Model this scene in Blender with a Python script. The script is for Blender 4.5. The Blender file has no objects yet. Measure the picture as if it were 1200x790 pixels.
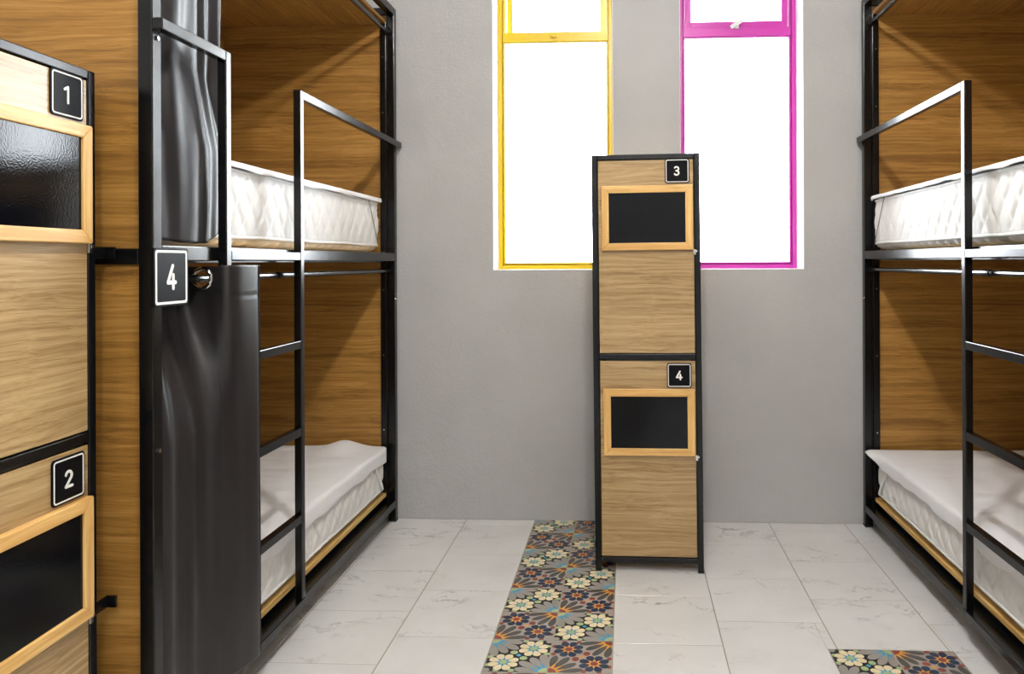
import bpy, bmesh, math, random
from mathutils import Vector, noise as mnoise

random.seed(7)
scn = bpy.context.scene
COL = scn.collection
PI = math.pi
R = math.radians

# ------------------------------------------------------------------ materials
def new_mat(name):
    m = bpy.data.materials.new(name); m.use_nodes = True
    nt = m.node_tree
    return m, nt, nt.nodes['Principled BSDF']

def nd(nt, typ, **kw):
    n = nt.nodes.new(typ)
    for k, v in kw.items():
        if k.startswith('i_'):
            n.inputs[k[2:].replace('_', ' ')].default_value = v
        else:
            setattr(n, k, v)
    return n

def ramp(nt, stops):
    r = nt.nodes.new('ShaderNodeValToRGB')
    els = r.color_ramp.elements
    els[0].position, els[0].color = stops[0][0], (*stops[0][1], 1)
    els[1].position, els[1].color = stops[-1][0], (*stops[-1][1], 1)
    for p, c in stops[1:-1]:
        e = els.new(p); e.color = (*c, 1)
    return r

def srgb(*c):
    out = []
    for v in c:
        v /= 255.0
        out.append(v / 12.92 if v <= .04045 else ((v + .055) / 1.055) ** 2.4)
    return tuple(out)

def simple(name, col, rough=.5, metal=0., bump=None, spec=.5):
    m, nt, b = new_mat(name)
    b.inputs['Base Color'].default_value = (*col, 1)
    b.inputs['Roughness'].default_value = rough
    b.inputs['Metallic'].default_value = metal
    b.inputs['Specular IOR Level'].default_value = spec
    tc = nd(nt, 'ShaderNodeTexCoord')
    n = nd(nt, 'ShaderNodeTexNoise', i_Scale=(bump[0] if bump else 25.), i_Detail=4.)
    nt.links.new(tc.outputs['Object'], n.inputs['Vector'])
    # faint tonal variation
    mr = nd(nt, 'ShaderNodeMapRange'); mr.inputs[3].default_value = max(0, rough - min(.05, rough*.25)); mr.inputs[4].default_value = rough + min(.05, rough*.25)
    nt.links.new(n.outputs['Fac'], mr.inputs[0]); nt.links.new(mr.outputs[0], b.inputs['Roughness'])
    if bump:
        bp = nd(nt, 'ShaderNodeBump', i_Strength=bump[1], i_Distance=bump[2])
        nt.links.new(n.outputs['Fac'], bp.inputs['Height']); nt.links.new(bp.outputs[0], b.inputs['Normal'])
    return m

def wood(name, dark, mid, light, axis='x', rough=.42, fine=1.0, freq=84., off=0.):
    m, nt, b = new_mat(name)
    L = nt.links
    tc = nd(nt, 'ShaderNodeTexCoord')
    ix = 'xyz'.index(axis)
    # slow warp of the grain lines
    mp0 = nd(nt, 'ShaderNodeMapping'); sc0 = [3.2, 3.2, 3.2]; sc0[ix] = 1.3; mp0.inputs['Scale'].default_value = sc0
    mp0.inputs['Location'].default_value = (off, off * 1.7, off * .6)
    L.new(tc.outputs['Object'], mp0.inputs['Vector'])
    warp = nd(nt, 'ShaderNodeTexNoise', i_Scale=1.6, i_Detail=2.)
    L.new(mp0.outputs[0], warp.inputs['Vector'])
    sub = nd(nt, 'ShaderNodeVectorMath', operation='SUBTRACT'); sub.inputs[1].default_value = (.5, .5, .5)
    L.new(warp.outputs['Color'], sub.inputs[0])
    scl = nd(nt, 'ShaderNodeVectorMath', operation='SCALE'); scl.inputs['Scale'].default_value = .05
    L.new(sub.outputs[0], scl.inputs[0])
    add = nd(nt, 'ShaderNodeVectorMath', operation='ADD')
    L.new(tc.outputs['Object'], add.inputs[0]); L.new(scl.outputs[0], add.inputs[1])
    def streak(along, across, detail, rgh):
        mp = nd(nt, 'ShaderNodeMapping'); s = [across] * 3; s[ix] = along; mp.inputs['Scale'].default_value = s
        mp.inputs['Location'].default_value = (off * 3, off, off * 2)
        L.new(add.outputs[0], mp.inputs['Vector'])
        n = nd(nt, 'ShaderNodeTexNoise', i_Scale=1., i_Detail=detail, i_Roughness=rgh)
        L.new(mp.outputs[0], n.inputs['Vector'])
        return n
    a = streak(1.5, freq, 4., .62)
    c = streak(5., freq * 6, 3., .6)
    d = streak(.8, freq * .22, 2., .5)
    mx = nd(nt, 'ShaderNodeMath', operation='MULTIPLY_ADD'); mx.inputs[1].default_value = .50
    L.new(a.outputs['Fac'], mx.inputs[0])
    m2 = nd(nt, 'ShaderNodeMath', operation='MULTIPLY_ADD'); m2.inputs[1].default_value = .30 * fine
    L.new(c.outputs['Fac'], m2.inputs[0])
    m3 = nd(nt, 'ShaderNodeMath', operation='MULTIPLY'); m3.inputs[1].default_value = .26
    L.new(d.outputs['Fac'], m3.inputs[0]); L.new(m3.outputs[0], m2.inputs[2]); L.new(m2.outputs[0], mx.inputs[2])
    rp = ramp(nt, [(.42, dark), (.53, mid), (.64, light)])
    L.new(mx.outputs[0], rp.inputs['Fac']); L.new(rp.outputs[0], b.inputs['Base Color'])
    b.inputs['Roughness'].default_value = rough
    bp = nd(nt, 'ShaderNodeBump', i_Strength=.12, i_Distance=.002)
    L.new(mx.outputs[0], bp.inputs['Height']); L.new(bp.outputs[0], b.inputs['Normal'])
    return m

M = {}
M['metal'] = simple('black_powder_coat', (.0030, .0032, .0038), .23, spec=.42)
M['rod'] = simple('dark_chrome_rod', (.13, .13, .135), .22, 1.)
M['steel'] = simple('polished_steel', (.62, .60, .57), .18, 1.)
BD, BM_, BL = srgb(124, 86, 36), srgb(160, 116, 52), srgb(182, 138, 72)  # same laminate as the lockers; warm bounced light is put into its gold
M['bedwood_x'] = wood('oak_laminate_warm_bounce_across', BD, BM_, BL, 'x')
M['bedwood_y'] = wood('oak_laminate_warm_bounce_lengthwise', BD, BM_, BL, 'y', off=1.3)
LD, LM, LL = srgb(140, 111, 72), srgb(172, 142, 98), srgb(191, 163, 119)  # same laminate, paler and greyer: window flare is put into the colour
M['doorwood'] = wood('oak_laminate_flare_grey', LD, LM, LL, 'x', off=.4, rough=.24)
PD, PM, PL = srgb(212, 162, 90), srgb(232, 192, 122), srgb(243, 212, 150)
M['doorwood_y'] = wood('oak_laminate_flare_grey_sides', LD, LM, LL, 'y', off=.9, rough=.24)
M['pine_x'] = wood('pine_moulding_across', PD, PM, PL, 'x', rough=.4, freq=60., fine=.6, off=2.)
M['pine_z'] = wood('pine_moulding_upright', PD, PM, PL, 'z', rough=.4, freq=60., fine=.6, off=3.)
M['ply'] = wood('plywood_edge', srgb(196, 152, 84), srgb(228, 186, 112), srgb(238, 204, 138), 'y', rough=.5, freq=80.)
M['chalk'] = simple('chalkboard_black', (.0035, .004, .0055), .03, bump=(210., .08, .002), spec=.2)
M['plate'] = simple('plate_black', (.004, .004, .005), .42, spec=.08)
M['white_paint'] = simple('white_print', (.86, .84, .80), .5)
M['curtain'] = simple('charcoal_satin', (.0105, .0088, .0096), .40, bump=(900., .03, .0005), spec=.45)
M['curtain'].node_tree.nodes['Principled BSDF'].inputs['Sheen Weight'].default_value = .06
M['curtain'].node_tree.nodes['Principled BSDF'].inputs['Sheen Roughness'].default_value = .35
M['ticking'] = simple('quilted_white_ticking', (.87, .86, .84), .75, bump=(300., .08, .001), spec=.25)
M['piping'] = simple('white_piping', (.86, .85, .83), .7, bump=(400., .1, .001), spec=.2)
M['sheet'] = simple('white_cotton_protector', (.91, .91, .93), .8, bump=(500., .08, .0006), spec=.2)
M['elastic'] = simple('white_elastic', (.93, .93, .92), .8, bump=(700., .2, .001), spec=.2)
M['grey_elastic'] = simple('grey_elastic', (.22, .22, .22), .8, spec=.2)
M['yellow'] = simple('yellow_enamel', (.70, .475, .003), .33)
M['magenta'] = simple('magenta_enamel', (.54, .030, .36), .33)
M['ceiling'] = simple('white_ceiling_paint', (.74, .73, .71), .9, bump=(40., .1, .002))
M['grout'] = simple('grout', (.40, .34, .27), .9, bump=(300., .2, .001))
M['rubber'] = simple('black_rubber', (.015, .015, .015), .7)
M['lampmetal'] = simple('white_lamp_metal', (.7, .7, .7), .4)

def wall_mat():
    m, nt, b = new_mat('grey_plaster')
    L = nt.links
    tc = nd(nt, 'ShaderNodeTexCoord')
    n1 = nd(nt, 'ShaderNodeTexNoise', i_Scale=2.2, i_Detail=3.)
    n2 = nd(nt, 'ShaderNodeTexNoise', i_Scale=70., i_Detail=6., i_Roughness=.6)
    n3 = nd(nt, 'ShaderNodeTexNoise', i_Scale=14., i_Detail=4.)
    for n in (n1, n2, n3): L.new(tc.outputs['Object'], n.inputs['Vector'])
    rp = ramp(nt, [(.3, (.455, .450, .448)), (.7, (.505, .500, .497))])
    L.new(n1.outputs['Fac'], rp.inputs['Fac']); L.new(rp.outputs[0], b.inputs['Base Color'])
    ad = nd(nt, 'ShaderNodeMath', operation='MULTIPLY_ADD'); ad.inputs[1].default_value = .9
    L.new(n3.outputs['Fac'], ad.inputs[0]); L.new(n2.outputs['Fac'], ad.inputs[2])
    bp = nd(nt, 'ShaderNodeBump', i_Strength=.6, i_Distance=.006)
    L.new(ad.outputs[0], bp.inputs['Height']); L.new(bp.outputs[0], b.inputs['Normal'])
    b.inputs['Roughness'].default_value = .85
    return m
M['wall'] = wall_mat()

def marble_mat():
    m, nt, b = new_mat('white_marble_tile')
    L = nt.links
    tc = nd(nt, 'ShaderNodeTexCoord')
    at = nd(nt, 'ShaderNodeAttribute', attribute_name='tile_seed')
    sc = nd(nt, 'ShaderNodeVectorMath', operation='SCALE'); sc.inputs['Scale'].default_value = 13.
    L.new(at.outputs['Color'], sc.inputs[0])
    ad = nd(nt, 'ShaderNodeVectorMath', operation='ADD')
    L.new(tc.outputs['Object'], ad.inputs[0]); L.new(sc.outputs[0], ad.inputs[1])
    wn = nd(nt, 'ShaderNodeTexNoise', i_Scale=3.5, i_Detail=5., i_Roughness=.6)
    L.new(ad.outputs[0], wn.inputs['Vector'])
    s2 = nd(nt, 'ShaderNodeVectorMath', operation='SCALE'); s2.inputs['Scale'].default_value = .38
    L.new(wn.outputs['Color'], s2.inputs[0])
    a2 = nd(nt, 'ShaderNodeVectorMath', operation='ADD')
    L.new(ad.outputs[0], a2.inputs[0]); L.new(s2.outputs[0], a2.inputs[1])
    mp = nd(nt, 'ShaderNodeMapping'); mp.inputs['Rotation'].default_value = (0, 0, R(35)); mp.inputs['Scale'].default_value = (1.0, 4.2, 1)
    L.new(a2.outputs[0], mp.inputs['Vector'])
    v = nd(nt, 'ShaderNodeTexNoise', i_Scale=1.5, i_Detail=4., i_Roughness=.55)
    L.new(mp.outputs[0], v.inputs['Vector'])
    # vein = thin ridge where the noise crosses .5
    su = nd(nt, 'ShaderNodeMath', operation='SUBTRACT'); su.inputs[1].default_value = .5
    L.new(v.outputs['Fac'], su.inputs[0])
    ab = nd(nt, 'ShaderNodeMath', operation='ABSOLUTE'); L.new(su.outputs[0], ab.inputs[0])
    mr = nd(nt, 'ShaderNodeMapRange'); mr.inputs[1].default_value = 0.; mr.inputs[2].default_value = .015
    mr.inputs[3].default_value = 1.; mr.inputs[4].default_value = 0.
    L.new(ab.outputs[0], mr.inputs[0])
    msk = nd(nt, 'ShaderNodeTexNoise', i_Scale=4.5, i_Detail=2.); L.new(ad.outputs[0], msk.inputs['Vector'])
    mm = nd(nt, 'ShaderNodeMapRange'); mm.inputs[1].default_value = .46; mm.inputs[2].default_value = .74
    L.new(msk.outputs['Fac'], mm.inputs[0])
    mu = nd(nt, 'ShaderNodeMath', operation='MULTIPLY'); L.new(mr.outputs[0], mu.inputs[0]); L.new(mm.outputs[0], mu.inputs[1])
    cl = ramp(nt, [(.3, (.74, .73, .715)), (.7, (.82, .815, .805))]); L.new(wn.outputs['Fac'], cl.inputs['Fac'])
    mix = nd(nt, 'ShaderNodeMix', data_type='RGBA'); mix.inputs[7].default_value = (.40, .39, .385, 1)
    L.new(mu.outputs[0], mix.inputs[0]); L.new(cl.outputs[0], mix.inputs[6])
    L.new(mix.outputs[2], b.inputs['Base Color'])
    b.inputs['Roughness'].default_value = .22
    bp = nd(nt, 'ShaderNodeBump', i_Strength=.05, i_Distance=.003)
    L.new(wn.outputs['Fac'], bp.inputs['Height']); L.new(bp.outputs[0], b.inputs['Normal'])
    return m
M['marble'] = marble_mat()

def tile_col(name, c):
    return simple(name, c, .38, bump=(90., .04, .001))
TC = {
 'black': tile_col('tile_black', srgb(38, 37, 42)), 'cream': tile_col('tile_cream', srgb(236, 220, 180)),
 'green': tile_col('tile_green', srgb(172, 194, 140)), 'blue': tile_col('tile_blue', srgb(70, 166, 206)),
 'grey': tile_col('tile_grey', srgb(158, 152, 144)), 'light': tile_col('tile_light_grey', srgb(166, 158, 148)),
 'navy': tile_col('tile_navy', srgb(34, 54, 82)), 'orange': tile_col('tile_orange', srgb(228, 162, 66)),
 'red': tile_col('tile_red', srgb(150, 72, 56)), 'dark': tile_col('tile_dark_grey', srgb(88, 86, 84)),
}

def glass_mat():
    m = bpy.data.materials.new('window_glass'); m.use_nodes = True
    nt = m.node_tree; nt.nodes.clear(); L = nt.links
    out = nd(nt, 'ShaderNodeOutputMaterial')
    tr = nd(nt, 'ShaderNodeBsdfTransparent'); tr.inputs[0].default_value = (.97, .98, .98, 1)
    gl = nd(nt, 'ShaderNodeBsdfGlossy'); gl.inputs['Roughness'].default_value = .02
    fr = nd(nt, 'ShaderNodeFresnel', i_IOR=1.45)
    mx = nd(nt, 'ShaderNodeMixShader')
    L.new(fr.outputs[0], mx.inputs[0]); L.new(tr.outputs[0], mx.inputs[1]); L.new(gl.outputs[0], mx.inputs[2])
    L.new(mx.outputs[0], out.inputs[0])
    return m
M['glass'] = glass_mat()

def lamp_mat(strength):
    m, nt, b = new_mat('lamp_glow')
    b.inputs['Base Color'].default_value = (.9, .9, .88, 1)
    b.inputs['Emission Color'].default_value = (1., .97, .92, 1)
    b.inputs['Emission Strength'].default_value = strength
    return m

# ------------------------------------------------------------------ mesh helpers
class MB:
    """collects polygons, then links them as one mesh object"""
    def __init__(s): s.v = []; s.f = []; s.m = []
    def poly(s, pts, mi=0):
        n = len(s.v); s.v += [tuple(p) for p in pts]; s.f.append(list(range(n, n + len(pts)))); s.m.append(mi)
    def box(s, x0, x1, y0, y1, z0, z1, mi=0):
        if x0 > x1: x0, x1 = x1, x0
        if y0 > y1: y0, y1 = y1, y0
        if z0 > z1: z0, z1 = z1, z0
        n = len(s.v)
        s.v += [(x0,y0,z0),(x1,y0,z0),(x1,y1,z0),(x0,y1,z0),(x0,y0,z1),(x1,y0,z1),(x1,y1,z1),(x0,y1,z1)]
        for q in ((3,2,1,0),(4,5,6,7),(0,1,5,4),(1,2,6,5),(2,3,7,6),(3,0,4,7)):
            s.f.append([n + i for i in q]); s.m.append(mi)
        return s
    def grid(s, rows, mi=0, closed=False):
        n = len(s.v); nr = len(rows); nc = len(rows[0])
        for r in rows: s.v += [tuple(p) for p in r]
        for i in range(nr - 1):
            for j in range(nc if closed else nc - 1):
                k = (j + 1) % nc
                s.f.append([n + i*nc + j, n + i*nc + k, n + (i+1)*nc + k, n + (i+1)*nc + j]); s.m.append(mi)
        return n
    def tube(s, path, r, seg=10, closed=False, mi=0):
        P = [Vector(p) for p in path]; n = len(P); rows = []
        for i, p in enumerate(P):
            a = P[(i-1) % n] if (closed or i > 0) else p
            b = P[(i+1) % n] if (closed or i < n-1) else p
            t = (b - a).normalized()
            up = Vector((0,0,1)) if abs(t.z) < .9 else Vector((0,1,0))
            u = t.cross(up).normalized(); w = u.cross(t)
            rows.append([p + (u*math.cos(2*PI*k/seg) + w*math.sin(2*PI*k/seg)) * r for k in range(seg)])
        if closed: rows.append(rows[0])
        s.grid(rows, mi, True)
        if not closed:
            s.poly(list(reversed(rows[0])), mi); s.poly(rows[-1], mi)
        return s
    def extrude(s, pts, fr, d0, d1, mi=0):
        """prism of a 2-D outline; fr(a,b,n)->3-D point"""
        k = len(pts); n = len(s.v)
        s.v += [tuple(fr(a, b, d0)) for a, b in pts] + [tuple(fr(a, b, d1)) for a, b in pts]
        s.f.append([n + k + i for i in range(k)]); s.m.append(mi)
        s.f.append([n + i for i in reversed(range(k))]); s.m.append(mi)
        for i in range(k):
            j = (i + 1) % k
            s.f.append([n+i, n+j, n+k+j, n+k+i]); s.m.append(mi)
    def build(s, name, mats, parent=None, origin=None, smooth=False, bevel=0., solid=0., weld=False):
        if not isinstance(mats, (list, tuple)): mats = [mats]
        o0 = Vector(origin) if origin is not None else (Vector(parent['_w']) if parent is not None else Vector((0,0,0)))
        me = bpy.data.meshes.new(name)
        me.from_pydata([tuple(Vector(p) - o0) for p in s.v], [], s.f)
        for m in mats: me.materials.append(m)
        me.polygons.foreach_set('material_index', s.m)
        if smooth: me.polygons.foreach_set('use_smooth', [True] * len(s.f))
        if weld:
            bm = bmesh.new(); bm.from_mesh(me)
            bmesh.ops.remove_doubles(bm, verts=bm.verts, dist=1e-5)
            bmesh.ops.recalc_face_normals(bm, faces=bm.faces)
            bm.to_mesh(me); bm.free()
        me.update()
        ob = bpy.data.objects.new(name, me); COL.objects.link(ob)
        if parent is not None:
            ob.parent = parent
            ob.location = o0 - Vector(parent['_w'])
        else:
            ob.location = o0
        ob['_w'] = tuple(o0)
        if solid:
            md = ob.modifiers.new('thickness', 'SOLIDIFY'); md.thickness = solid; md.offset = 0
        if bevel:
            md = ob.modifiers.new('soft_edge', 'BEVEL'); md.width = bevel; md.segments = 2
            md.limit_method = 'ANGLE'; md.angle_limit = R(40)
        return ob

def tag(o, label, cat, group=None):
    o['label'] = label; o['category'] = cat
    if group: o['group'] = group
    return o
def thing(name, loc, label, cat, group=None):
    o = bpy.data.objects.new(name, None); o.empty_display_size = .1
    COL.objects.link(o); o.location = loc; o['_w'] = tuple(loc)
    return tag(o, label, cat, group)
def struct(o):
    o['kind'] = 'structure'; return o

def rrect(w, h, r, seg=5, cx=0., cy=0.):
    pts = []
    for (sx, sy, a0) in ((1,1,0),(-1,1,90),(-1,-1,180),(1,-1,270)):
        for k in range(seg + 1):
            a = R(a0 + 90 * k / seg)
            pts.append((cx + sx*(w/2 - r) + r*math.cos(a), cy + sy*(h/2 - r) + r*math.sin(a)))
    return pts

def arc(cx, cy, rx, ry, a0, a1, n=12):
    return [(cx + rx*math.cos(R(a0 + (a1-a0)*i/n)), cy + ry*math.sin(R(a0 + (a1-a0)*i/n))) for i in range(n + 1)]
DIGITS = {
 '1': [[(.12, .80), (.40, .96), (.40, .04)]],
 '2': [arc(.32, .70, .24, .25, 165, -35, 12) + [(.08, .06), (.60, .06)]],
 '3': [arc(.30, .73, .22, .22, 150, -80, 12) + [(.26, .51)], [(.26, .51)] + arc(.30, .27, .25, .23, 80, -150, 12)],
 '4': [[(.44, .96), (.06, .28), (.66, .28)], [(.48, .58), (.48, .04)]],
}
RB = [0]
def ribbon(mb, line, w, fr, d0, d1):
    for i in range(len(line) - 1):
        a, b = Vector(line[i]), Vector(line[i+1])
        t = (b - a).normalized(); n = Vector((-t.y, t.x)) * w / 2
        mb.extrude([tuple(a - n), tuple(b - n), tuple(b + n), tuple(a + n)], fr, d0, d1 + .00004*RB[0]); RB[0] += 1
    for p in line:
        mb.extrude([(p[0] + w/2*math.cos(2*PI*k/12), p[1] + w/2*math.sin(2*PI*k/12)) for k in range(12)], fr, d0, d1 + .00004*RB[0]); RB[0] += 1

def number_plate(parent, fr, w, h, digit, dh, bw=.0045, inset=.006, wx=1., thick=.006, org=None):
    """black rounded plate, white border line, white numeral; fr(a,b,n) with the plate centre at 0,0"""
    mb = MB(); mb.extrude(rrect(w, h, .010), fr, 0, thick)
    pl = mb.build('number_plate', M['plate'], parent, bevel=.001)
    mb = MB(); o = rrect(w - 2*inset, h - 2*inset, .008); i = rrect(w - 2*inset - 2*bw, h - 2*inset - 2*bw, .005)
    k = len(o)
    for q in range(k):
        r_ = (q + 1) % k
        mb.extrude([o[q], o[r_], i[r_], i[q]], fr, thick, thick + .0006)
    mb.build('border', M['white_paint'], pl)
    mb = MB()
    RB[0] = 0
    for ln in DIGITS[digit]:
        ribbon(mb, [((x - .36) * dh * wx, (y - .5) * dh) for x, y in ln], .17 * dh, fr, thick, thick + .0006)
    mb.build('numeral', M['white_paint'], pl)
    return pl

# ------------------------------------------------------------------ room shell
XL, XR, YB, YF, ZC = -2.28, 2.28, -1.9, 4.09, 3.62
W1 = (-.722, -.068); W2 = (.290, .946); WZ0, WZ1 = 1.352, 3.25; WT = .32
wb = MB()
wb.box(XL, W1[0], YF, YF+WT, 0, ZC); wb.box(W1[1], W2[0], YF, YF+WT, 0, ZC); wb.box(W2[1], XR, YF, YF+WT, 0, ZC)
for w in (W1, W2):
    wb.box(w[0], w[1], YF, YF+WT, 0, WZ0); wb.box(w[0], w[1], YF, YF+WT, WZ1, ZC)
struct(wb.build('wall_back', M['wall'], weld=False))
struct(MB().box(XL-.15, XL, YB-.15, YF+WT, 0, ZC).build('wall_left', M['wall']))
struct(MB().box(XR, XR+.15, YB-.15, YF+WT, 0, ZC).build('wall_right', M['wall']))
struct(MB().box(XL, XR, YB-.15, YB, 0, ZC).build('wall_front', M['wall']))
struct(MB().box(XL-.15, XR+.15, YB-.15, YF+WT, ZC, ZC+.15).build('ceiling', M['ceiling']))

# floor: marble tiles in running bond, grout bed just below
SX0, SX1 = -.4985, -.0545           # patterned strip
PX0, PX1, PY1, PY0 = .719, 1.163, 2.772, 1.888   # patterned inset further right
fl = MB(); seeds = []
fl.box(XL-.15, XR+.15, YB-.15, YF+WT, -.12, -.0016, 1); seeds += [(0,0,0)] * 6
cols = [(-2.28,-2.07,.005), (-2.07,-1.67,.205), (-1.67,-1.27,.005), (-1.27,-.87,.205), (-.87,SX0,.005),
        (SX1,.346,.38), (.346,.753,.17), (.753,1.150,.374), (1.150,1.55,.17), (1.55,1.95,.374), (1.95,2.28,.17)]
G = .0020
def slab(x0, x1, y0, y1, sd):
    b = .0012
    for pts in ([(x0+b,y0+b,0),(x1-b,y0+b,0),(x1-b,y1-b,0),(x0+b,y1-b,0)],
                [(x0,y0,-.0012),(x1,y0,-.0012),(x1-b,y0+b,0),(x0+b,y0+b,0)],
                [(x1,y0,-.0012),(x1,y1,-.0012),(x1-b,y1-b,0),(x1-b,y0+b,0)],
                [(x1,y1,-.0012),(x0,y1,-.0012),(x0+b,y1-b,0),(x1-b,y1-b,0)],
                [(x0,y1,-.0012),(x0,y0,-.0012),(x0+b,y0+b,0),(x0+b,y1-b,0)]):
        fl.poly(pts, 0); seeds.append(sd)
for x0, x1, off in cols:
    y = off - 2.4
    while y < YF:
        a, b = max(y, YB), min(y + .4, YF)
        if b - a > .02:
            sd = (random.random(), random.random(), random.random())
            xa, xb = x0 + G, x1 - G
            # keep clear of the inset panel of patterned tiles
            if xb > PX0 and xa < PX1 and b > PY0 and a < PY1:
                if xa < PX0: slab(xa, PX0 - .001, a + G, b - G, sd)
                if xb > PX1: slab(PX1 + .001, xb, a + G, b - G, sd)
                if b > PY1: slab(max(xa, PX0), min(xb, PX1), PY1 + .001, b - G, sd)
                if a < PY0: slab(max(xa, PX0), min(xb, PX1), a + G, PY0 - .001, sd)
            else:
                slab(xa, xb, a + G, b - G, sd)
        y += .4
flo = struct(fl.build('floor', [M['marble'], M['grout']]))
atr = flo.data.attributes.new('tile_seed', 'FLOAT_COLOR', 'CORNER')
vals = []
for p, sd in zip(flo.data.polygons, seeds):
    vals += [*sd, 1.] * len(p.vertices)
atr.data.foreach_set('color', vals)

TN = ['black','cream','green','blue','grey','light','navy','orange','red','dark']
TI = {n: i for i, n in enumerate(TN)}
def clip_poly(pts):
    for ax, lim, sg in ((0, .012, 1), (0, .988, -1), (1, .012, 1), (1, .988, -1)):
        out = []
        for i in range(len(pts)):
            a, b = pts[i], pts[(i+1) % len(pts)]
            da, db = sg*(a[ax]-lim), sg*(b[ax]-lim)
            if da >= 0: out.append(a)
            if (da >= 0) != (db >= 0):
                t = da / (da - db); out.append((a[0]+(b[0]-a[0])*t, a[1]+(b[1]-a[1])*t))
        pts = out
        if len(pts) < 3: return []
    return pts
def petal(cx, cy, a, r0, r1, w, blunt=.62):
    d = (math.cos(a), math.sin(a)); n = (-d[1], d[0])
    prof = [(0, .16), (.35, .8), (blunt, 1.), (.85, .82), (1., .32)]
    L = [(r0 + (r1-r0)*t, w*k/2) for t, k in prof]
    pts = [(cx + d[0]*r + n[0]*h, cy + d[1]*r + n[1]*h) for r, h in L]
    pts += [(cx + d[0]*r - n[0]*h, cy + d[1]*r - n[1]*h) for r, h in reversed(L)]
    return pts
def star(cx, cy, n, r0, r1, ph=0.):
    return [(cx + (r1 if k % 2 == 0 else r0)*math.cos(ph + PI*k/n), cy + (r1 if k % 2 == 0 else r0)*math.sin(ph + PI*k/n)) for k in range(2*n)]
def disc(cx, cy, rx, ry, n=8, ph=0.):
    return [(cx + rx*math.cos(ph + 2*PI*k/n), cy + ry*math.sin(ph + 2*PI*k/n)) for k in range(n)]
def tile_shapes(kind):
    """unit tile: sunbursts in the NW and SE corners, blossoms SW and NE"""
    S = []
    A = kind == 'A'
    bg, pet, spk, cor = ('black','grey','blue','green') if A else ('light','dark','orange','red')
    fl_, st_, ce_ = ('cream','blue','green') if A else ('navy','orange','red')
    blob, mid = ('green','blue') if A else ('red','orange')
    S.append((0, [(.006,.006),(.994,.006),(.994,.994),(.006,.994)], 'light'))
    S.append((1, [(.012,.012),(.988,.012),(.988,.988),(.012,.988)], bg))
    for (cx, cy) in ((0,1),(1,0)):
        if A:
            S.append((2, [(cx + .46*math.cos(2*PI*k/16), cy + .46*math.sin(2*PI*k/16)) for k in range(16)], 'black'))
        for k in range(16):
            a = 2*PI*(k + .5)/16
            S.append((3, petal(cx, cy, a, .16, .52 if k % 2 else .56, .150 if A else .125, .66), pet))
        S.append((4, star(cx, cy, 16, .16, .34, 0.), spk))
        S.append((5, disc(cx, cy, .145, .145, 16), cor))
    for (cx, cy) in ((.285,.285),(.715,.715)):
        S.append((6, disc(cx, cy, .245, .245, 8, 0.), 'black' if A else 'light'))
        for k in range(8):
            S.append((7, petal(cx, cy, 2*PI*(k + .5)/8, .075, .245, .135, .62), fl_))
        S.append((8, star(cx, cy, 8, .07, .14, 0.), st_))
        S.append((9, disc(cx, cy, .066, .066, 8, PI/8), ce_))
    for (dx, dy) in ((.085,.085),(-.085,-.085)):
        S.append((6, disc(.5 + dx*-1, .5 + dy, .068, .062, 7), blob))
    S.append((7, disc(.5, .5, .045, .045, 4), mid))
    for (x, y) in ((.05,.20),(.05,.44),(.20,.05),(.44,.05),(.95,.80),(.95,.56),(.80,.95),(.56,.95)):
        S.append((5, disc(x, y, .055, .045, 6), blob))
    if A:
        for (x, y) in ((.05,.05),(.95,.95)):
            S.append((5, disc(x, y, .06, .06, 6), 'light'))
    out = []
    for l, p, c in S:
        q = clip_poly(p) if l > 0 else p
        if len(q) >= 3: out.append((l, q, TI[c]))
    return out
SHAPES = {k: tile_shapes(k) for k in 'AB'}
def patterned(mb, kind, x0, y0, s, turn, ymax=9.):
    for l, p, c in SHAPES[kind]:
        q = []
        for (u, v) in p:
            if turn: u, v = v, 1-u
            q.append((x0 + u*s, y0 + v*s))
        if ymax < y0 + s:
            o = []
            for i in range(len(q)):
                a, b = q[i], q[(i+1) % len(q)]
                if a[1] <= ymax: o.append(a)
                if (a[1] <= ymax) != (b[1] <= ymax):
                    t = (ymax - a[1])/(b[1]-a[1]); o.append((a[0]+(b[0]-a[0])*t, ymax))
            q = o
            if len(q) < 3: continue
        area = sum(q[i][0]*q[(i+1) % len(q)][1] - q[(i+1) % len(q)][0]*q[i][1] for i in range(len(q)))
        if area < 0: q.reverse()
        mb.poly([(x, y, -.0012 + .00014*l) for x, y in q], c)
T = .222
st = MB(); st.box(SX0, SX1, YB, YF, -.03, -.00125, TI['light'])
y = 3.902; r_ = 0
for r_ in range(-1, 24):
    yb = 3.902 - T * .997 * (r_ + 1)
    if yb < YB: break
    left, right = ('B','A') if r_ % 2 == 0 else ('A','B')
    # left column: row -1 shows its sunburst at the middle joint (SE); row 0 at NE/SW
    for cx, kd, tr in ((SX0, left, r_ % 2 == 0), (SX0 + T, right, r_ % 2 != 0)):
        patterned(st, kd, cx, yb, T, tr, YF)
struct(st.build('trim_1', [TC[n] for n in TN]))
st = MB(); st.box(PX0, PX1, PY0, PY1, -.03, -.00125, TI['light'])
for i in range(4):
    for j in range(2):
        kd = 'A' if (i + j) % 2 == 0 else 'B'
        patterned(st, kd, PX0 + j*T, PY1 - (i+1)*.221, .2205, (i + j) % 2 == 0)
struct(st.build('trim_2', [TC[n] for n in TN]))

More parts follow.
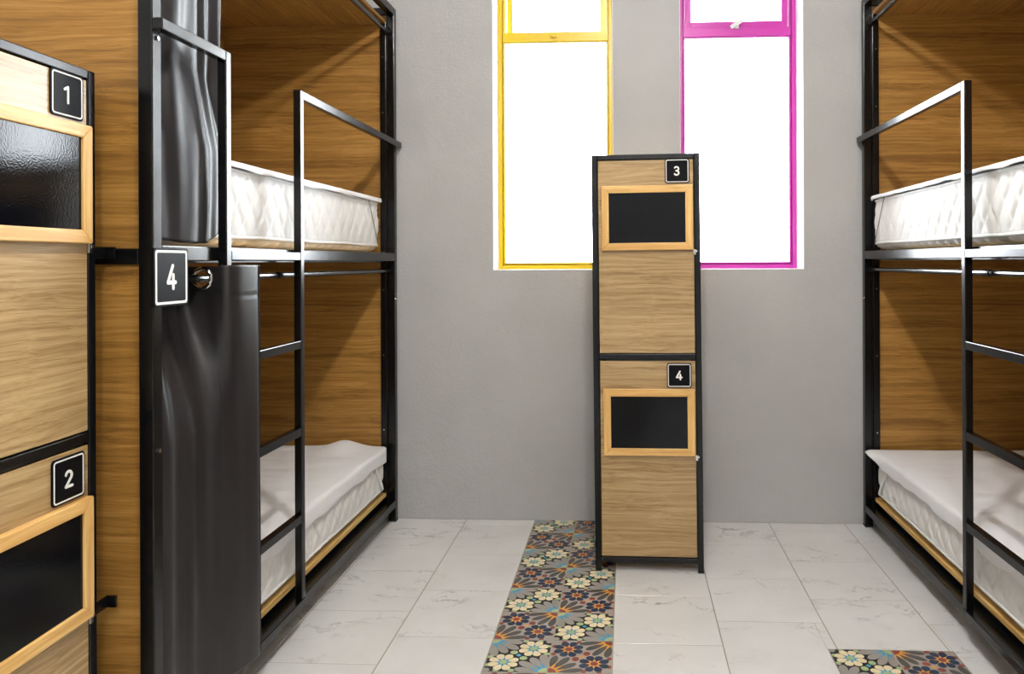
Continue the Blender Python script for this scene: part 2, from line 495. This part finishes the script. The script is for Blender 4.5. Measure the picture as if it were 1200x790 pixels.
# ------------------------------------------------------------------ windows
def window(name, x0, x1, mat, purple):
    Y0 = 4.255
    f = MB()
    def ring(a0, a1, z0, z1, w, ya, yb):
        f.box(a0, a0+w, ya, yb, z0, z1); f.box(a1-w, a1, ya, yb, z0, z1)
        f.box(a0+w, a1-w, ya, yb, z0, z0+w); f.box(a0+w, a1-w, ya, yb, z1-w, z1)
    ring(x0, x1, WZ0, WZ1, .026, Y0, Y0+.06)
    ring(x0+.024, x1-.024, WZ0+.024, WZ1-.024, .008, Y0+.022, Y0+.055)
    ring(x0+.032, x1-.032, WZ0+.032, WZ1-.032, .009, Y0+.006, Y0+.05)
    tz0, tz1 = (2.648, 2.700) if purple else (2.637, 2.690)
    f.box(x0+.030, x1-.030, Y0+.002, Y0+.058, tz0, tz1)
    f.box(x0+.034, x1-.034, Y0+.012, Y0+.05, tz0-.006, tz0)
    w = struct(f.build(name, mat, None, (.5*(x0+x1), Y0, WZ0), bevel=.002))
    # opening vent above the transom
    s = MB()
    a0, a1, s0, s1 = x0+.043, x1-.043, tz1+.003 if purple else tz1-.03, WZ1-.045
    tilt = 0. if purple else .035
    wst = .034
    def sb(p0, p1, q0, q1, yo=0.):
        n = len(s.v); s.box(p0, p1, Y0+.020+yo, Y0+.052+yo, q0, q1)
        for i in range(n, len(s.v)):
            v = s.v[i]; s.v[i] = (v[0], v[1] + tilt*(s1 - v[2]) + (0. if purple else .035), v[2])
    sb(a0, a0+wst, s0, s1); sb(a1-wst, a1, s0, s1); sb(a0+wst, a1-wst, s0, s0+wst); sb(a0+wst, a1-wst, s1-wst, s1)
    sash = s.build('window_sash', mat, w, bevel=.003)
    yv = Y0+.038 + (0. if purple else .035 + tilt*.3)
    MB().box(a0+wst-.004, a1-wst+.004, yv, yv+.004, s0+wst-.004, s1-wst+.004).build('vent_pane', M['glass'], w)
    MB().box(x0+.040, x1-.040, Y0+.030, Y0+.034, WZ0+.040, tz0+.004).build('fixed_pane', M['glass'], w)
    xm = .5*(x0+x1)
    h = MB()
    if purple:
        h.box(xm-.011, xm+.011, Y0-.006, Y0+.018, 2.690, 2.722)
        dx, dz = math.cos(R(32)), math.sin(R(32))
        c = (xm - .002, 2.712)
        fr = lambda a, b, n: (c[0] + a*dx - b*dz, Y0 - .006 - n, c[1] + a*dz + b*dx)
        h.extrude(rrect(.074, .021, .004, 3), fr, 0, .012)
        h.build('window_handle', M['lampmetal'], w, bevel=.0015)
    else:
        h.box(xm-.030, xm+.016, Y0-.003, Y0+.006, 2.660, 2.678); h.box(xm-.020, xm+.004, Y0-.016, Y0-.002, 2.656, 2.684)
        h.build('window_catch', mat, w, bevel=.002)
    # lining of the reveal, its daylit brightness put into the colour
    return w
window('window_1', W1[0], W1[1], M['yellow'], False)
window('window_2', W2[0], W2[1], M['magenta'], True)
# reveals round each window, whitened in colour for the daylight on them
M['reveal'] = simple('daylit_white_reveal', (.88, .88, .88), .8, bump=(60., .1, .002))
for k, w in enumerate((W1, W2)):
    t = MB(); e = .003
    t.box(w[0], w[0]+e, YF+.002, YF+.165, WZ0, WZ1); t.box(w[1]-e, w[1], YF+.002, YF+.165, WZ0, WZ1)
    t.box(w[0]+e, w[1]-e, YF+.002, YF+.165, WZ0, WZ0+e); t.box(w[0]+e, w[1]-e, YF+.002, YF+.165, WZ1-e, WZ1)
    struct(t.build('trim_%d' % (k + 3), M['reveal']))

# ------------------------------------------------------------------ bunk beds
YN, YE = 1.945, 4.075                 # near and far faces of the frames
def bunk(s, label):
    X = lambda a: s * a
    t = thing('bunk_bed', (X(1.745), 3.0, 0), label, 'bunk bed', 'steel and oak bunk beds')
    def part(name, boxes, mat, bevel=.003, parent=None):
        for b in boxes:                       # every piece is a mesh of its own
            o = MB().box(X(b[0]), X(b[1]), *b[2:]).build(name, mat, parent or t, bevel=bevel)
        return o
    m = M['metal']
    for a0 in (1.245, 2.20):
        for y0 in (YN, YE - .04):
            p = part('post', [(a0, a0+.04, y0, y0+.04, .006, 2.77)], m)
            part('foot', [(a0-.001, a0+.041, y0-.001, y0+.041, 0, .008)], M['rubber'], .001, p)
    # inner flanges that carry the end boards
    part('flange', [(1.285, 1.318, YE-.055, YE-.037, .12, 2.69)], m, .002)
    part('flange', [(1.285, 1.300, YN+.030, YN+.045, .12, 2.69)], m, .002)
    yi0, yi1 = YN+.04, YE-.04
    part('bottom_rail', [(1.245, 1.285, yi0, yi1, .078, .118), (2.20, 2.24, yi0, yi1, .078, .118),
                         (1.285, 2.20, YN, YN+.04, .078, .118), (1.285, 2.20, YE-.04, YE, .078, .118)], m)
    part('slat_support', [(1.300, 1.330, yi0, yi1, .085, .134), (1.72, 1.75, yi0, yi1, .085, .134)], m)
    part('bunk_rail', [(1.245, 1.285, yi0, yi1, 1.405, 1.447), (2.20, 2.24, yi0, yi1, 1.405, 1.447),
                       (1.285, 2.20, YN, YN+.04, 1.396, 1.438), (1.285, 2.20, YE-.032, YE, 1.405, 1.447),
                       (1.285, 1.292, yi0, yi1, 1.398, 1.425)], m)
    part('top_rail', [(1.245, 1.285, yi0, yi1, 2.73, 2.77), (2.20, 2.24, yi0, yi1, 2.73, 2.77),
                      (1.285, 2.20, YN, YN+.04, 2.73, 2.77), (1.285, 2.20, YE-.04, YE, 2.73, 2.77)], m)
    # oak boards
    part('end_panel', [(1.288, 2.20, YN+.010, YN+.028, .12, 1.396), (1.288, 2.20, YN+.010, YN+.028, 1.438, 2.728)], M['bedwood_x'], .001)
    part('end_panel', [(1.290, 2.20, YE-.034, YE-.018, .12, 2.728)], M['bedwood_x'], .001)
    part('side_panel', [(2.180, 2.198, yi0, yi1, .12, 2.728)], M['bedwood_y'], .001)
    part('roof_panel', [(1.288, 2.18, yi0, YE-.036, 2.680, 2.698)], M['bedwood_y'], .001)
    part('bed_board', [(1.290, 2.178, yi0+.004, YE-.06, .144, .163)], M['ply'], .001)
    part('bed_board', [(1.293, 2.178, yi0+.004, YE-.06, 1.428, 1.449)], M['ply'], .001)
    # curtain rods
    for z, ym in ((1.352, 2.735), (2.637, 3.4)):
        mb = MB(); mb.tube([(X(1.283), yi0, z), (X(1.283), YE-.055, z)], .0115, 12)
        rd = mb.build('curtain_rod', M['rod'], t, smooth=False)
        mb = MB(); mb.tube([(X(1.283), ym, z), (X(1.283), ym+.06, z)], .0135, 12); mb.build('rod_sleeve', M['metal'], rd)
        mb = MB(); mb.tube([(X(1.283), YE-.066, z), (X(1.283), YE-.054, z)], .019, 14); mb.build('rod_socket', M['metal'], rd)
    # ladder and guard rails, bolted to the outside of the frame
    a0, a1 = 1.2165, 1.2445
    U0, U1 = (2.262, 2.292), (2.790, 2.820)
    z0, z1 = .105, 2.047
    ld = part('ladder', [(a0, a1, U0[0], U1[1], .105, .135)], m)
    ld_up = part('upright', [(a0, a1, *U0, .135, z1)], m, .003, ld)
    part('upright', [(a0, a1, *U1, .135, z1)], m, .003, ld)
    for z in (1.437, 1.107, .781, .456):
        part('rung', [(a0, a1, U0[1], U1[0], z-.031, z)], m, .003, ld)
    part('guard_rail', [(a0, a1, U1[1], YE-.002, z1-.031, z1)], m)
    g = part('guard_rail', [(a0, a1, YN-.001, U0[0], z1-.031, z1)], m)
    for (yy, zz) in ((YN+.02, z1-.05), (YE-.02, z1-.05), (YE-.02, 1.2), (YN+.02, .9)):
        MB().tube([(X(1.2455), yy, zz), (X(1.240), yy, zz)], .006, 8).build('bolt', M['steel'], t)
    for zz in (.5, .9, 1.25, 2.2, 2.5):
        MB().tube([(X(1.302), YE-.0555, zz), (X(1.302), YE-.058, zz)], .004, 8).build('screw', M['steel'], t)
    return t
bedL = bunk(-1, 'black steel and oak bunk bed on the left with dark curtains and number 4 plate')
bedR = bunk(1, 'black steel and oak bunk bed on the right, without curtains, by the magenta window')
# number 4 on the left bed's near post
number_plate(bedL, lambda a, b, n: (-1.2448 + n, 2.012 + a, 1.361 + b), .156, .158, '4', .066, bw=.007, inset=.006, wx=.86, thick=.009)

# ------------------------------------------------------------------ mattresses
def loop_rrect(x0, x1, y0, y1, r, step):
    """points round a rounded rectangle with outward normals and arc length"""
    pts = []
    def line(ax, ay, bx, by, nx, ny):
        L = math.hypot(bx-ax, by-ay); n = max(1, int(L/step))
        for i in range(n): pts.append((ax+(bx-ax)*i/n, ay+(by-ay)*i/n, nx, ny))
    def cor(cx, cy, a0):
        for i in range(6):
            a = R(a0 + 90*i/6); pts.append((cx+r*math.cos(a), cy+r*math.sin(a), math.cos(a), math.sin(a)))
    line(x1, y0+r, x1, y1-r, 1, 0); cor(x1-r, y1-r, 0)
    line(x1-r, y1, x0+r, y1, 0, 1); cor(x0+r, y1-r, 90)
    line(x0, y1-r, x0, y0+r, -1, 0); cor(x0+r, y0+r, 180)
    line(x0+r, y0, x1-r, y0, 0, -1); cor(x1-r, y0+r, 270)
    s = 0.; out = []
    for i, p in enumerate(pts):
        if i: s += math.hypot(p[0]-pts[i-1][0], p[1]-pts[i-1][1])
        out.append((*p, s))
    return out

def mattress(s, z0, h, label, y0, y1, a0=1.292, a1=2.165, lift=.035):
    x0, x1 = sorted((s*a0, s*a1))
    LP = loop_rrect(x0, x1, y0, y1, .045, .0085)
    w, amp, per = .050, .017, .13
    def quilt(sv, z):
        best = 9.
        k0 = int(sv / w)
        for k in (k0-1, k0, k0+1, k0+2):
            xk = w*k + (1 if k % 2 else -1) * amp * math.sin(2*PI*z/per)
            best = min(best, abs(sv - xk))
        return min(1., best/(w*.36)) ** .5
    rows = []
    def ring(ins, z, f=None):
        r = []
        for (px, py, nx, ny, sv) in LP:
            d = -ins + (f(sv, px, py) if f else 0)
            zz = z + (.004*mnoise.noise(Vector((px*5, py*5, z*3))) if .03 < z-z0 else 0)
            r.append((px + nx*d, py + ny*d, zz))
        return r
    und = lambda sv, px, py: .006*math.sin(sv*2*PI/.085)
    rows.append(ring(.12, z0)); rows.append(ring(.06, z0+.001)); rows.append(ring(.030, z0+.008, und))
    rows.append(ring(.012, z0+.020, und)); rows.append(ring(.004, z0+lift))
    N = 26
    for i in range(1, N):
        q = i / N; z = z0 + lift + (h - lift - .012) * q
        ed = min(1., q*7, (1-q)*7)
        rows.append(ring(0, z, lambda sv, px, py: (.0115*quilt(sv, z) - .0095)*ed + .006*math.sin(PI*q)))
    rows.append(ring(.003, z0+h-.012)); rows.append(ring(.012, z0+h-.004)); rows.append(ring(.05, z0+h)); rows.append(ring(.15, z0+h+.002))
    mb = MB(); mb.grid(rows, 0, True)
    mb.poly(list(reversed(rows[0]))); mb.poly(rows[-1])
    o = mb.build('mattress', M['ticking'], None, (.5*(x0+x1), .5*(y0+y1), z0), smooth=True, weld=True)
    tag(o, label, 'mattress', 'quilted white mattresses on the bunks')
    for k, (zz, ins) in enumerate(((z0+lift, .001), (z0+h-.010, .001))):
        pb = MB()
        pb.tube([(px + nx*(-ins), py + ny*(-ins), zz + .004*mnoise.noise(Vector((px*5, py*5, zz*3)))) for (px, py, nx, ny, sv) in LP], .0068, 8, True)
        pb.build('piping', M['piping'], o, smooth=True)
    return o, (x0, x1, y0, y1, z0 + h)

def protector(s, rect, label, front, back, ends, seed, flare=0., wr=.006, bump=None, strap='white', sd_z=.2):
    x0, x1, y0, y1, zt = rect
    nx, ny = 74, 150
    fx = x0 if s > 0 else x1          # the long side that faces the room
    rows = []
    for j in range(ny + 1):
        row = []
        yy = y0 - ends + (y1 - y0 + 2*ends) * j / ny
        for i in range(nx + 1):
            # q: distance inward from the front hem
            q = (x1 - x0 + front + back) * (i / nx) ** 1.25
            q -= front
            wav = 1 + .30*mnoise.noise(Vector((yy*3.1, seed, 0))) + .18*mnoise.noise(Vector((yy*9., seed+4, 0)))
            z = zt + .016; px = fx + s*q; py = yy
            n = mnoise.noise(Vector((px*2.2 + seed, py*8., seed))) * wr + mnoise.noise(Vector((px*5 + seed, py*17., seed*2))) * wr*.45
            edge = min(1., max(0., q/.12)) if q > 0 else 0.
            z += n * edge
            drop = 0.
            if q < 0:
                d = -q * wav
                bend = .012
                ang = min(PI/2, d/bend)
                out_ = bend*math.sin(ang) + .003*mnoise.noise(Vector((yy*14, seed+9, 0)))
                drop = bend*(1-math.cos(ang)) + max(0, d - bend*PI/2)
                px = fx - s*(out_ + .008)
                fl_ = flare * math.exp(-max(0, y1 - yy)/.09)
                px -= s*fl_*min(1., d/.05)
                drop *= (1 - .75*math.exp(-max(0, y1 - yy)/.10)*(1 if flare else 0))
            elif q > (x1 - x0):
                d = q - (x1-x0); px = fx + s*(x1-x0) + s*.008; drop = d
            e = max(0., y0 - yy, yy - y1)
            if e > 0:
                py = (y0 - .012) if yy < y0 else (y1 + .012 + flare*.3)
                drop = max(drop, e if not flare else e*.3)
            if not flare:                 # cloth rounds the two room-side corners
                for yc, sg in ((y1 + .012 - .055, 1), (y0 - .012 + .055, -1)):
                    xc = fx + s*.033
                    if (px - xc)*s < 0 and (py - yc)*sg > 0:
                        dd = math.hypot(px - xc, py - yc)
                        if dd > .056: px, py = xc + (px - xc)*.056/dd, yc + (py - yc)*.056/dd
            if bump:
                bx, by, br, bh = bump
                z += bh*math.exp(-((px-bx)**2 + ((py-by)*1.)**2)/br**2)
            row.append((px, py, z - drop))
        rows.append(row)
    mb = MB(); mb.grid(rows, 0)
    o = mb.build('mattress_protector', M['sheet'], None, (.5*(x0+x1), .5*(y0+y1), zt), smooth=True, solid=.004)
    tag(o, label, 'mattress protector', 'white protectors over the mattresses')
    # corner strap of elastic down to the underside
    xs = fx - s*.012
    b = MB(); w = .024 if strap == 'white' else .006
    pts = [(xs - s*.003, y1 - .205, zt - .004), (xs - s*.003, y1 - .180, zt - .045), (xs - s*.000, y1 - .074, zt - sd_z + .03), (xs + s*.001, y1 - .056, zt - sd_z)]
    L_ = []
    for (px, py, pz) in pts:
        L_.append([(px, py - w/2, pz), (px, py + w/2, pz + .2*w)])
    b.grid(L_, 0)
    b.build('elastic_strap', M['elastic'] if strap == 'white' else M['grey_elastic'], o, solid=.0025)
    return o

ME0, ME1 = 2.075, 3.985
mLL, rLL = mattress(-1, .165, .235, 'quilted white mattress on the lower left bunk, below the number 4 plate', ME0, ME1)
mLU, rLU = mattress(-1, 1.450, .270, 'quilted white mattress on the upper left bunk behind the guard rails', ME0, ME1, a0=1.313)
mRL, rRL = mattress(1, .165, .235, 'quilted white mattress on the lower right bunk', ME0, ME1)
mRU, rRU = mattress(1, 1.450, .262, 'quilted white mattress on the upper right bunk', ME0, ME1, a0=1.277)
protector(-1, rLL, 'rumpled white mattress protector on the lower left bunk, humped in the far corner', .075, .01, .012, 3., wr=.009, bump=(-1.49, 3.93, .085, .040), sd_z=.20)
protector(1, rRL, 'white mattress protector on the lower right bunk with a pointed far corner', .070, .01, .012, 8., flare=.035, wr=.010, sd_z=.20)
protector(-1, rLU, 'white mattress protector folded over the edge of the upper left mattress', .030, .01, .010, 5., wr=.005, strap='thin', sd_z=.23)
protector(1, rRU, 'white mattress protector folded over the edge of the upper right mattress', .026, .01, .010, 12., wr=.005, strap='thin', sd_z=.22)

# ------------------------------------------------------------------ curtains on the left bed
def catmull(P, t):
    n = len(P) - 1; x = min(max(t, 0), .99999) * n; i = int(x); f = x - i
    p0, p1, p2, p3 = P[max(i-1,0)], P[i], P[i+1], P[min(i+2,n)]
    return tuple(.5*((2*p1[k]) + (-p0[k]+p2[k])*f + (2*p0[k]-5*p1[k]+4*p2[k]-p3[k])*f*f + (-p0[k]+3*p1[k]-3*p2[k]+p3[k])*f**3) for k in range(len(p1)))

def lower_curtain():
    holes = [(-1.283, 2.243, 1.352)]
    PT = [(-1.352,2.060),(-1.348,2.085),(-1.352,2.110),(-1.346,2.135),(-1.350,2.160),(-1.345,2.185),(-1.345,2.210),(-1.330,2.236),(-1.283,2.243),(-1.240,2.238),
          (-1.206,2.240),(-1.189,2.268),(-1.182,2.310),(-1.180,2.375),(-1.190,2.387),(-1.200,2.381),(-1.192,2.393),(-1.182,2.401)]
    PL = [(-1.266,1.992),(-1.254,2.02),(-1.257,2.055),(-1.248,2.085),(-1.240,2.110),(-1.243,2.140),(-1.237,2.165),(-1.224,2.185),(-1.213,2.205),(-1.203,2.228),
          (-1.191,2.262),(-1.184,2.300),(-1.179,2.335),(-1.178,2.368),(-1.188,2.380),(-1.198,2.374),(-1.190,2.386),(-1.181,2.394)]
    nt_, nz = 170, 190
    zt, zb = 1.392, .15
    rows = []
    for j in range(nz + 1):
        dn = j / nz
        z = zt + (zb - zt) * dn
        bl = min(1., max(0., (1.325 - z) / .42)); bl = .5*bl + .5*bl*bl*(3 - 2*bl)
        row = []
        for i in range(nt_ + 1):
            t = i / nt_
            xt, yt = catmull(PT, t); xl, yl = catmull(PL, t)
            x, y = xt*(1-bl) + xl*bl, yt*(1-bl) + yl*bl
            fold = .0035*math.sin(t*17 + 1.5*dn) + .004*mnoise.noise(Vector((t*5, dn*3, 2.)))
            x += fold*bl*(1 if t < .5 else .5) + .003*bl
            zz = z
            if j < 4 and t < .55: zz -= .004
            if abs(z - 1.297) < .005 and t > .5: x -= .0012
            row.append((x, y, zz))
        rows.append(row)
    mb = MB(); n0 = mb.grid(rows, 0)
    keepf, keepm = [], []
    for f, m_ in zip(mb.f, mb.m):
        c = [sum(mb.v[i][k] for i in f)/len(f) for k in range(3)]
        if math.hypot(c[0]+1.283, c[2]-1.352) < .0175 or any(math.hypot(c[0]-q[0], c[1]-q[1], c[2]-q[2]) < .0265 for q in holes): continue
        keepf.append(f); keepm.append(m_)
    mb.f, mb.m = keepf, keepm
    o = mb.build('curtain', M['curtain'], None, (-1.23, 2.2, .09), smooth=True, solid=.0025)
    tag(o, 'charcoal curtain hanging in front of the lower left bunk beneath the number 4 plate', 'curtain', 'charcoal bunk curtains')
    for (hx, hy, hz), tl in zip(holes, (-.08,)):
        g = MB()
        g.tube([(hx + .030*math.cos(2*PI*k/32)*math.cos(tl), hy - .001 + .030*math.cos(2*PI*k/32)*math.sin(tl), hz + .030*math.sin(2*PI*k/32)) for k in range(32)], .0068, 10, True)
        g.build('grommet', M['steel'], o, smooth=True)
    return o
lower_curtain()

def upper_curtain():
    nt_, nz = 110, 130
    zt, zb = 2.620, 1.456
    UP = [(v,) for v in (-.020,-.016,.006,.013,.014,.012,.006,-.016,-.010,-.022,-.008)]
    rows = []
    for j in range(nz + 1):
        dn = j / nz
        z = zt + (zb - zt) * dn
        row = []
        for i in range(nt_ + 1):
            t = i / nt_
            yr = 2.405 - .055*max(0., (dn-.35)/.65)**1.2
            pinch = min(1., max(0., (dn - .80)/.20))
            y = 2.000 + (yr - 2.000) * t
            low = min(1., max(0., (dn-.55)/.2))
            cen = -1.300*(1-low) + -1.270*low
            am = 1.25*(1-low) + .70*low
            x_ = catmull(UP, min(1., max(0., t + .05*math.sin(dn*5.) - .04*dn)))[0]
            x = cen + am*x_ + .0022*math.sin(t*23 + dn*4)
            x += .004*mnoise.noise(Vector((t*5, dn*7, 3.3)))
            x = min(x, -1.2535)
            zz = z + (.035*pinch*abs(2*t-.9)**3.) + .006*dn*mnoise.noise(Vector((t*6, dn*9, 1.)))
            row.append((x, y, max(zz, 1.452)))
        rows.append(row)
    mb = MB(); mb.grid(rows, 0)
    o = mb.build('curtain', M['curtain'], None, (-1.30, 2.2, 1.45), smooth=True, solid=.0025)
    tag(o, 'shiny charcoal curtain gathered at the near end of the upper left bunk', 'curtain', 'charcoal bunk curtains')
    return o
upper_curtain()

# ------------------------------------------------------------------ lockers
def locker(loc, rot, label, digits, extra=False, lean=0.):
    t = thing('locker', loc, label, 'locker', 'two-door oak lockers')
    t['_w'] = (0, 0, 0)                       # parts are built in the locker's own axes
    m = M['metal']; hw, D, H = .243, .46, 1.880
    fm = MB()
    for x in (-hw, hw-.026):
        for y in (0, D-.026): fm.box(x, x+.026, y, y+.026, .004, H)
    for z0, z1 in ((1.857, H), (.955, .981), (.043, .066)):
        for y in (0, D-.026): fm.box(-hw+.026, hw-.026, y, y+.026, z0, z1)
        for x in (-hw, hw-.026): fm.box(x, x+.026, .026, D-.026, z0, z1)
    fm.build('frame', m, t, bevel=.0025)
    for x in (-hw, hw-.026):
        for y in (0, D-.026):
            MB().box(x-.001, x+.027, y-.001, y+.027, 0, .006).build('foot', M['rubber'], t, bevel=.001)
    MB().box(-hw+.004, -hw+.016, .026, D-.026, .066, 1.857).build('side_panel', M['doorwood_y'], t)
    MB().box(hw-.016, hw-.004, .026, D-.026, .066, 1.857).build('side_panel', M['doorwood_y'], t)
    MB().box(-hw+.026, hw-.026, D-.020, D-.010, .066, 1.857).build('back_panel', M['doorwood'], t)
    MB().box(-hw+.004, hw-.004, .020, D-.02, H-.014, H-.002).build('top_panel', M['doorwood'], t)
    for y0 in (.050, .966):
        MB().box(-hw+.016, hw-.016, .03, D-.02, y0, y0+.012).build('shelf', M['doorwood'], t)
    for k, (z0, z1, pz, b0, b1) in enumerate(((.985, 1.853, 1.8015, 1.448, 1.738), (.070, .950, .8855, .527, .825))):
        d = MB().box(-hw+.030, hw-.029, .002, .018, z0, z1).build('door', M['doorwood'], t, bevel=.0012)
        zc_ = (1.425, .505)[k]; h = MB(); h.box(hw-.032, hw-.020, -.005, .006, zc_, zc_+.024); h.box(hw-.024, hw-.014, -.006, .004, zc_+.012, zc_+.020); h.build('catch', M['steel'], d, bevel=.001)
        number_plate(t, lambda a, b, n: (.1425 + a, .002 - n, pz + b), .110, .110, digits[k], .040, bw=.0035, inset=.0045, thick=.004)
        # framed chalkboard on the door
        x0, x1 = -.198, .210; fw = .033
        c = MB().box(x0+.02, x1-.02, -.010, .002, b0+.02, b1-.02).build('chalkboard', M['chalk'], t)
        f = MB()
        O = [(x0,b0),(x1,b0),(x1,b1),(x0,b1)]; I = [(x0+fw,b0+fw),(x1-fw,b0+fw),(x1-fw,b1-fw),(x0+fw,b1-fw)]
        fr = lambda a, b, n: (a, .002 - n, b)
        for q in range(4):
            r2 = (q+1) % 4
            f.extrude([O[q], O[r2], I[r2], I[q]], fr, 0, .019, 0 if q % 2 == 0 else 1)
        f.build('chalkboard_frame', [M['pine_x'], M['pine_z']], c, bevel=.003)
    # wall-fixing tabs on the far side
    for z in ((.498, 1.412) if extra else ()):
        b = MB().box(hw, hw+.080, .024, .029, z, z+.030); b.box(hw+.074, hw+.080, .001, .024, z, z+.030)
        b.build('fixing_tab', m, t, bevel=.001)
    t.rotation_euler = (0, lean, rot)
    return t
locker((.0985, 3.420, 0), R(-2.2), 'two-door oak locker numbered 3 and 4, standing between the two coloured windows', '34', lean=-.007)
locker((-1.330, 1.612, 0), R(91.3), 'two-door oak locker numbered 1 and 2, standing at the end of the left bunk bed', '12', True)

# ------------------------------------------------------------------ lamps
LAMP = lamp_mat(LAMP_S if 'LAMP_S' in globals() else 212.)
def lamp(x, y, label):
    t = thing('pendant_lamp', (x, y, ZC), label, 'lamp', 'round ceiling lamps')
    mb = MB(); zc = ZC - .14; r = .076; rows = []
    for i in range(1, 16):
        a = PI*i/16; rows.append([(x + r*math.sin(a)*math.cos(2*PI*k/24), y + r*math.sin(a)*math.sin(2*PI*k/24), zc + r*math.cos(a)) for k in range(24)])
    mb.grid(rows, 0, True); mb.poly(rows[0]); mb.poly(list(reversed(rows[-1])))
    mb.build('globe', LAMP, t, smooth=True, weld=True)
    mb = MB(); mb.tube([(x, y, ZC-.001), (x, y, ZC-.018)], .07, 24); mb.tube([(x, y, ZC-.015), (x, y, ZC-.058)], .018, 12)
    mb.build('ceiling_rose', M['lampmetal'], t)
lamp(.06, 1.35, 'white globe lamp on the ceiling between the bunks')
lamp(.06, -.75, 'white globe lamp on the ceiling near the front wall')

# daylight
w = bpy.data.worlds.new('overcast_daylight'); scn.world = w; w.use_nodes = True
bg = w.node_tree.nodes['Background']
bg.inputs[0].default_value = (.90, .95, 1., 1); bg.inputs[1].default_value = 11.0
for k, ww in enumerate((W1, W2)):
    ld = bpy.data.lights.new('window_portal', 'AREA'); ld.shape = 'RECTANGLE'
    ld.size = ww[1]-ww[0]; ld.size_y = WZ1-WZ0; ld.cycles.is_portal = True
    lo = bpy.data.objects.new('window_portal', ld); COL.objects.link(lo)
    lo.location = (.5*(ww[0]+ww[1]), YF+WT-.01, .5*(WZ0+WZ1)); lo.rotation_euler = (R(-90), 0, 0)

# ------------------------------------------------------------------ camera
F, TH, ROLL, HC = 890., .0455, .004, 1.40
CX, CY = 734. - F*math.tan(TH), 306.
cd = bpy.data.cameras.new('camera'); cam = bpy.data.objects.new('camera', cd); COL.objects.link(cam)
cd.sensor_width = 36.; cd.sensor_fit = 'HORIZONTAL'; cd.lens = 36.*F/1200.
cd.shift_x = -(CX - 600.)/1200.; cd.shift_y = (CY - 395.)/1200.
cd.clip_start = .02
cam.location = (0, 0, HC)
from mathutils import Matrix
cam.rotation_euler = (Matrix.Rotation(TH, 4, 'Z') @ Matrix.Rotation(PI/2, 4, 'X') @ Matrix.Rotation(-ROLL, 4, 'Z')).to_euler()
scn.camera = cam

for o in bpy.data.objects:
    if '_w' in o.keys(): del o['_w']
vs = scn.view_settings
vs.view_transform = 'Standard'; vs.look = 'None'; vs.gamma = 1.; vs.use_curve_mapping = False
vs.exposure = 1.36
